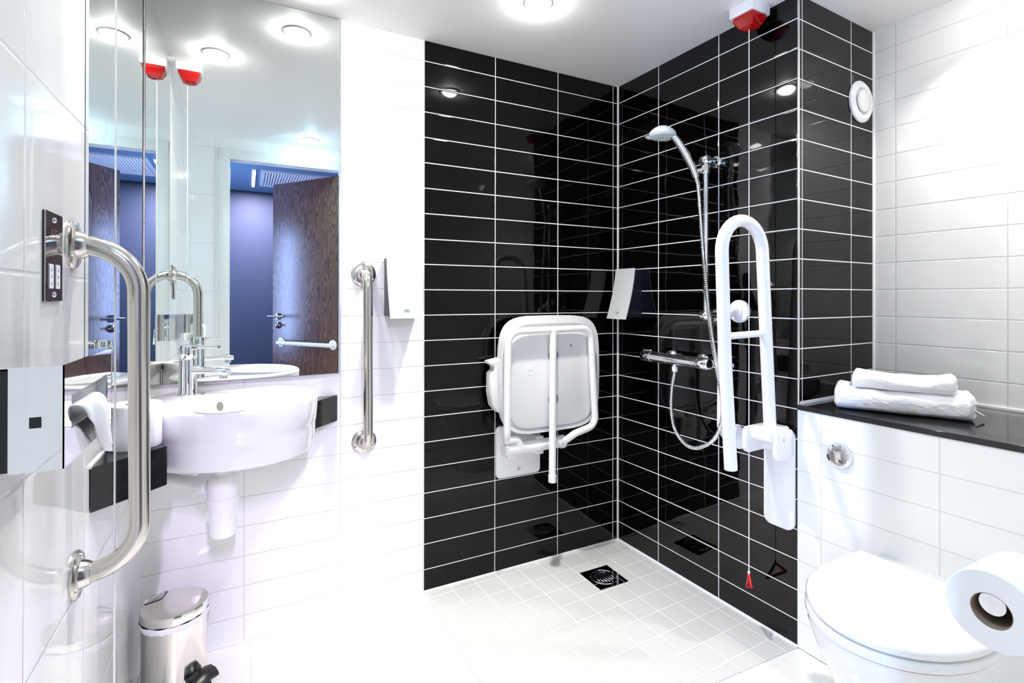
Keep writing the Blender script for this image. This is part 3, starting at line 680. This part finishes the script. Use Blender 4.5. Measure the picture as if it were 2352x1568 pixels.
# ------------------------------------------------------------------ air valve, flush button
t = thing('air_valve', 'round white extract air valve on the black return wall', 'vent', tuple(R(.402, -D, 1.93)))
Mv = MR @ at((.402, -D, 1.93), (0, -1, 0))
obj('valve_ring', G(Mv).lathe([(.0, 0), (.076, 0), (.0785, .003), (.0775, .009), (.066, .017), (.052, .014), (.045, .003), (0, .003)], None, 56), m_white, t)
obj('valve_disc', G(Mv).lathe([(0, .012), (.038, .012), (.041, .016), (.04, .021), (.03, .026), (0, .029)], None, 48), m_white, t)
obj('valve_spindle', G(Mv).lathe([(0, .002), (.006, .002), (.006, .013), (0, .013)], None, 12), m_white, t)
t = thing('flush_button', 'round chrome flush button on the white tiled cistern boxing', 'button', tuple(R(0, -1.034, .685)))
Mf = MR @ at((0, -1.034, .685), (-1, 0, 0))
obj('ring', G(Mf).lathe([(0, 0), (.038, 0), (.0385, .004), (.036, .009), (.031, .010), (.030, .007), (0, .007)], None, 48), m_chrome, t)
g = G(Mf); g.lathe([(0, .007), (.029, .007), (.0292, .011), (.028, .0125), (0, .0135)], None, 48); pb = obj('push_plate', g, m_chrome, t)
g = G(Mf); 
tri = [(.0, .002), (-.0105, -.019), (.0105, -.019)]
q0 = [Vector((a, b_, .0133)) for a, b_ in fillet and [(-.003, -.004), (-.011, -.02), (.0, -.023), (.011, -.02), (.003, -.004), (-.003, -.004)]]
MfR = Mf @ Matrix.Rotation(math.radians(0), 4, 'Z')
g = G(MfR); g.tube(q0, .0007, 6); obj('small_flush_outline', g, m_grey, pb)

# ------------------------------------------------------------------ towels on the ledge
def towel(P0, P1, depth, z0, h, name, label, seed):
    P0 = Vector(P0); P1 = Vector(P1); u = (P1-P0).normalized(); L = (P1-P0).length; v = Vector((-u.y, u.x, 0))
    if v.x < 0: v = -v
    M = MR @ Matrix(((u.x, v.x, 0, P0.x), (u.y, v.y, 0, P0.y), (0, 0, 1, z0), (0, 0, 0, 1)))
    t = thing(name, label, 'towel', tuple(M @ Vector((L/2, depth/2, 0))), 'white folded towels')
    layers = 3
    nseg = 90; nr = 64
    def ringat(x, inset):
        r = []
        for k in range(nr):
            a = 2*PI*k/nr; c, s_ = math.cos(a), math.sin(a)
            yy = depth/2+(depth/2-inset)*math.copysign(abs(c)**.55, c)
            zz = h/2+(h/2-inset*.6)*math.copysign(abs(s_)**.62, s_)
            # sag and softness
            q = Vector((x*9, yy*9, zz*14+seed))
            dz = .008*noise.noise(q)+.0035*noise.noise(q*2.7)+.0012*noise.noise(q*9); dy = .005*noise.noise(q+Vector((7, 3, 1)))+.0015*noise.noise(q*7)
            if zz < h*.25: dz *= .1
            zz = max(.0005, zz+dz-(.010*math.sin(PI*x/L) if zz > h*.6 else 0)+(.004 if zz > h*.6 else 0))
            r.append(Vector((x, yy+dy, zz)))
        return r
    rings = []
    for i in range(nseg+1):
        x = L*i/nseg; e = min(i, nseg-i)
        ins = {0: .022, 1: .009, 2: .003}.get(e, 0)
        if i in (0, nseg): x += .0
        rings.append(ringat(x, ins))
    g = G(M); g.loft(rings); o = obj('folded_cloth', g, m_towel, t, sharp=None)
    # layered end: rounded fold lips
    for k in range(layers):
        zc = h*(.22+.3*k); lip = []
        y0_ = .03; y1_ = depth-.025
        pts = [(L-.004, y0_+(y1_-y0_)*s/10, zc+.004*math.sin(s*1.7+seed+k)) for s in range(11)]
        g = G(M); g.tube(pts, h*.15, 10); obj('fold_edge', g, m_towel, t, sharp=None)
    return t, M, L
z1_ = .0735
t1, M1, L1 = towel((.03, -1.0, 0), (.171, -1.314, 0), .185, .8232, .074, 'bath_towel', 'larger white folded towel lying on the black ledge', 1.3)
g = G(M1); g.grid(lambda a, b_: Vector((L1+.004+.026*b_, .075+.018*a, .028-.016*b_+.002*math.sin(a*5))), 6, 8); o = obj('care_tag', g, m_bag, t1); md = o.modifiers.new('thick', 'SOLIDIFY'); md.thickness = .001
towel((.066, -1.035, 0), (.165, -1.275, 0), .155, .8932, .052, 'hand_towel', 'smaller white folded towel on top of the larger towel', 5.1)

# ------------------------------------------------------------------ toilet
YT = -1.325
t = thing('toilet', 'white toilet with closed lid in front of the cistern boxing', 'toilet', tuple(R(-.3, YT, 0)))
def dsh(xb, xs, a, hwb, hw, z, n_=28):
    o = []
    for k in range(9): 
        s = k/9; o.append(R(xb+(xs-xb)*s, YT+hwb+(hw-hwb)*math.sin(s*PI/2), z))
    for k in range(n_+1):
        th = PI/2-PI*k/n_; o.append(R(xs-a*math.cos(th), YT+hw*math.sin(th), z))
    for k in range(1, 10):
        s = 1-k/9; o.append(R(xb+(xs-xb)*s, YT-hwb-(hw-hwb)*math.sin(s*PI/2), z))
    return o
def slab(xb, xs, a, hwb, hw, z0, z1, r):
    return [dsh(xb-r, xs, a-r*1.0, hwb-r, hw-r, z0), dsh(xb-r*.3, xs, a-r*.3, hwb-r*.3, hw-r*.3, z0+r*.3), dsh(xb, xs, a, hwb, hw, z0+r), dsh(xb, xs, a, hwb, hw, z1-r), dsh(xb-r*.35, xs, a-r*.35, hwb-r*.35, hw-r*.35, z1-r*.3), dsh(xb-r, xs, a-r, hwb-r, hw-r, z1)]
def dome(xb, xs, a, hwb, hw, z0, z1, r, crown):
    rings = slab(xb, xs, a, hwb, hw, z0, z1, r)
    for s in (.1, .25, .45, .65, .85): rings.append(dsh(xb-r-(a*.5)*s*.2, xs, (a-r)*(1-s), (hwb-r)*(1-s), (hw-r)*(1-s), z1+crown*math.sin(s*PI/2)))
    return rings
obj('lid', G().loft(dome(-.128, -.30, .24, .172, .18, .4525, .474, .008, .004)), m_ceramic, t, sharp=50)
obj('seat_ring', G().loft(slab(-.128, -.30, .243, .172, .181, .428, .4495, .007)), m_ceramic, t, sharp=50)
obj('hinge_block', G(MR).box(-.126, -.098, YT-.155, YT+.155, .430, .460, bev=.009), m_ceramic, t)
bw = [dsh(-.0008, -.30, .236, .172, .176, .426), dsh(-.0008, -.30, .236, .172, .176, .412), dsh(-.0008, -.295, .218, .168, .168, .36), dsh(-.0008, -.28, .182, .155, .148, .27), dsh(-.0008, -.265, .142, .135, .125, .17), dsh(-.0008, -.255, .115, .125, .115, .08), dsh(-.0008, -.255, .115, .125, .115, .0)]
obj('pan', G().loft(bw), m_ceramic, t, sharp=60)

# ------------------------------------------------------------------ toilet roll on holder (door wall)
RC = Vector((-.803, -1.704, .796)); ax = Vector((1, 0, 0))
t = thing('toilet_roll', 'white toilet roll on the chrome holder by the toilet', 'toilet roll', tuple(RC))
g = G(); g.lathe([(.021, 0), (.0468, 0), (.048, .0014), (.048, .0966), (.0468, .098), (.021, .098)], at(RC, ax), 64); obj('paper', g, m_paper, t, sharp=40)
g = G(); g.lathe([(.020, .0005), (.021, .0005), (.021, .097), (.020, .097), (.020, .0005)], at(RC, ax), 40); obj('core', g, m_card, t)
t = thing('toilet_roll_holder', 'chrome arm holding the toilet roll beside the doorway', 'holder', (RC.x+.14, FY, RC.z))
hz = RC.z+.0064
g = G(); g.tube(fillet([(RC.x+.006, RC.y+.001, hz), (RC.x+.135, RC.y+.001, hz), (RC.x+.135, FY+.004, hz)], .02), .0135, 24); obj('arm', g, m_chrome, t)
g = G(); g.lathe([(0, 0), (.024, 0), (.024, .006), (.018, .009), (0, .009)], at((RC.x+.135, FY, hz), (0, 1, 0)), 28); obj('rosette', g, m_chrome, t)

# ------------------------------------------------------------------ floor drain
t = thing('floor_drain', 'square chrome floor drain in the shower floor', 'drain', (-.275, -.245, 0))
obj('plate', G().box(-.348, -.202, -.318, -.172, .0002, .0022, bev=.001, seg=1), m_darkmirror, t)
g = G(); g.lathe([(.05, .002), (.052, .0045), (.056, .0045), (.058, .002)], Matrix.Translation((-.275, -.245, 0)), 48); rg = obj('ring', g, m_chrome, t)
g = G(); g.lathe([(0, .0022), (.05, .0022), (.05, .0032), (0, .0032)], Matrix.Translation((-.275, -.245, 0)), 40); gr = obj('grate', g, m_darkmirror, t)
for k in range(7):
    dx = -.036+k*.012; hl_ = math.sqrt(max(.0001, .042**2-dx*dx))
    obj('grate_bar', G().box(-.275+dx-.0028, -.275+dx+.0028, -.245-hl_, -.245+hl_, .0032, .0052, bev=.001, seg=1), m_chrome, gr)
for s in (-1, 1): obj('screw', G().lathe([(0, .0032), (.004, .0032), (.0035, .006), (0, .0062)], Matrix.Translation((-.275+s*.0445*.7, -.245+s*.0445*.7, 0)), 12), m_chrome, gr)

cs, sn = math.cos(YAW), math.sin(YAW)
# ------------------------------------------------------------------ world, camera, view
w = bpy.data.worlds.new('World'); S.world = w; w.use_nodes = True
w.node_tree.nodes['Background'].inputs['Color'].default_value = (0, 0, 0, 1); w.node_tree.nodes['Background'].inputs['Strength'].default_value = 0
cd = bpy.data.cameras.new('Camera'); co = bpy.data.objects.new('Camera', cd); COL.objects.link(co); S.camera = co
cd.sensor_fit = 'HORIZONTAL'; cd.sensor_width = 36; cd.lens = FPX/2352*36; cd.shift_x = 0; cd.shift_y = -(784-CYPX)/2352; cd.clip_start = .01
right = Vector((cs, -sn, 0)); fwd = Vector((sn, cs, 0)); up = Vector((0, 0, 1))
cp, spn = math.cos(PITCH), math.sin(PITCH); f2 = fwd*cp+up*spn; u2 = up*cp-fwd*spn
cr, sr = math.cos(ROLL), math.sin(ROLL); r3 = right*cr+u2*sr; u3 = u2*cr-right*sr
m3 = Matrix((r3, u3, -f2)).transposed().to_4x4(); m3.translation = CAM; co.matrix_world = m3
S.view_settings.view_transform = 'Standard'; S.view_settings.look = 'None'; S.view_settings.gamma = 1; S.view_settings.use_curve_mapping = False
S.view_settings.exposure = 0.42
S.cycles.max_bounces = 14; S.cycles.diffuse_bounces = 8; S.cycles.glossy_bounces = 8; S.cycles.transmission_bounces = 6
S.cycles.sample_clamp_indirect = 12; S.cycles.caustics_reflective = False; S.cycles.caustics_refractive = False
S.cycles.use_denoising = True
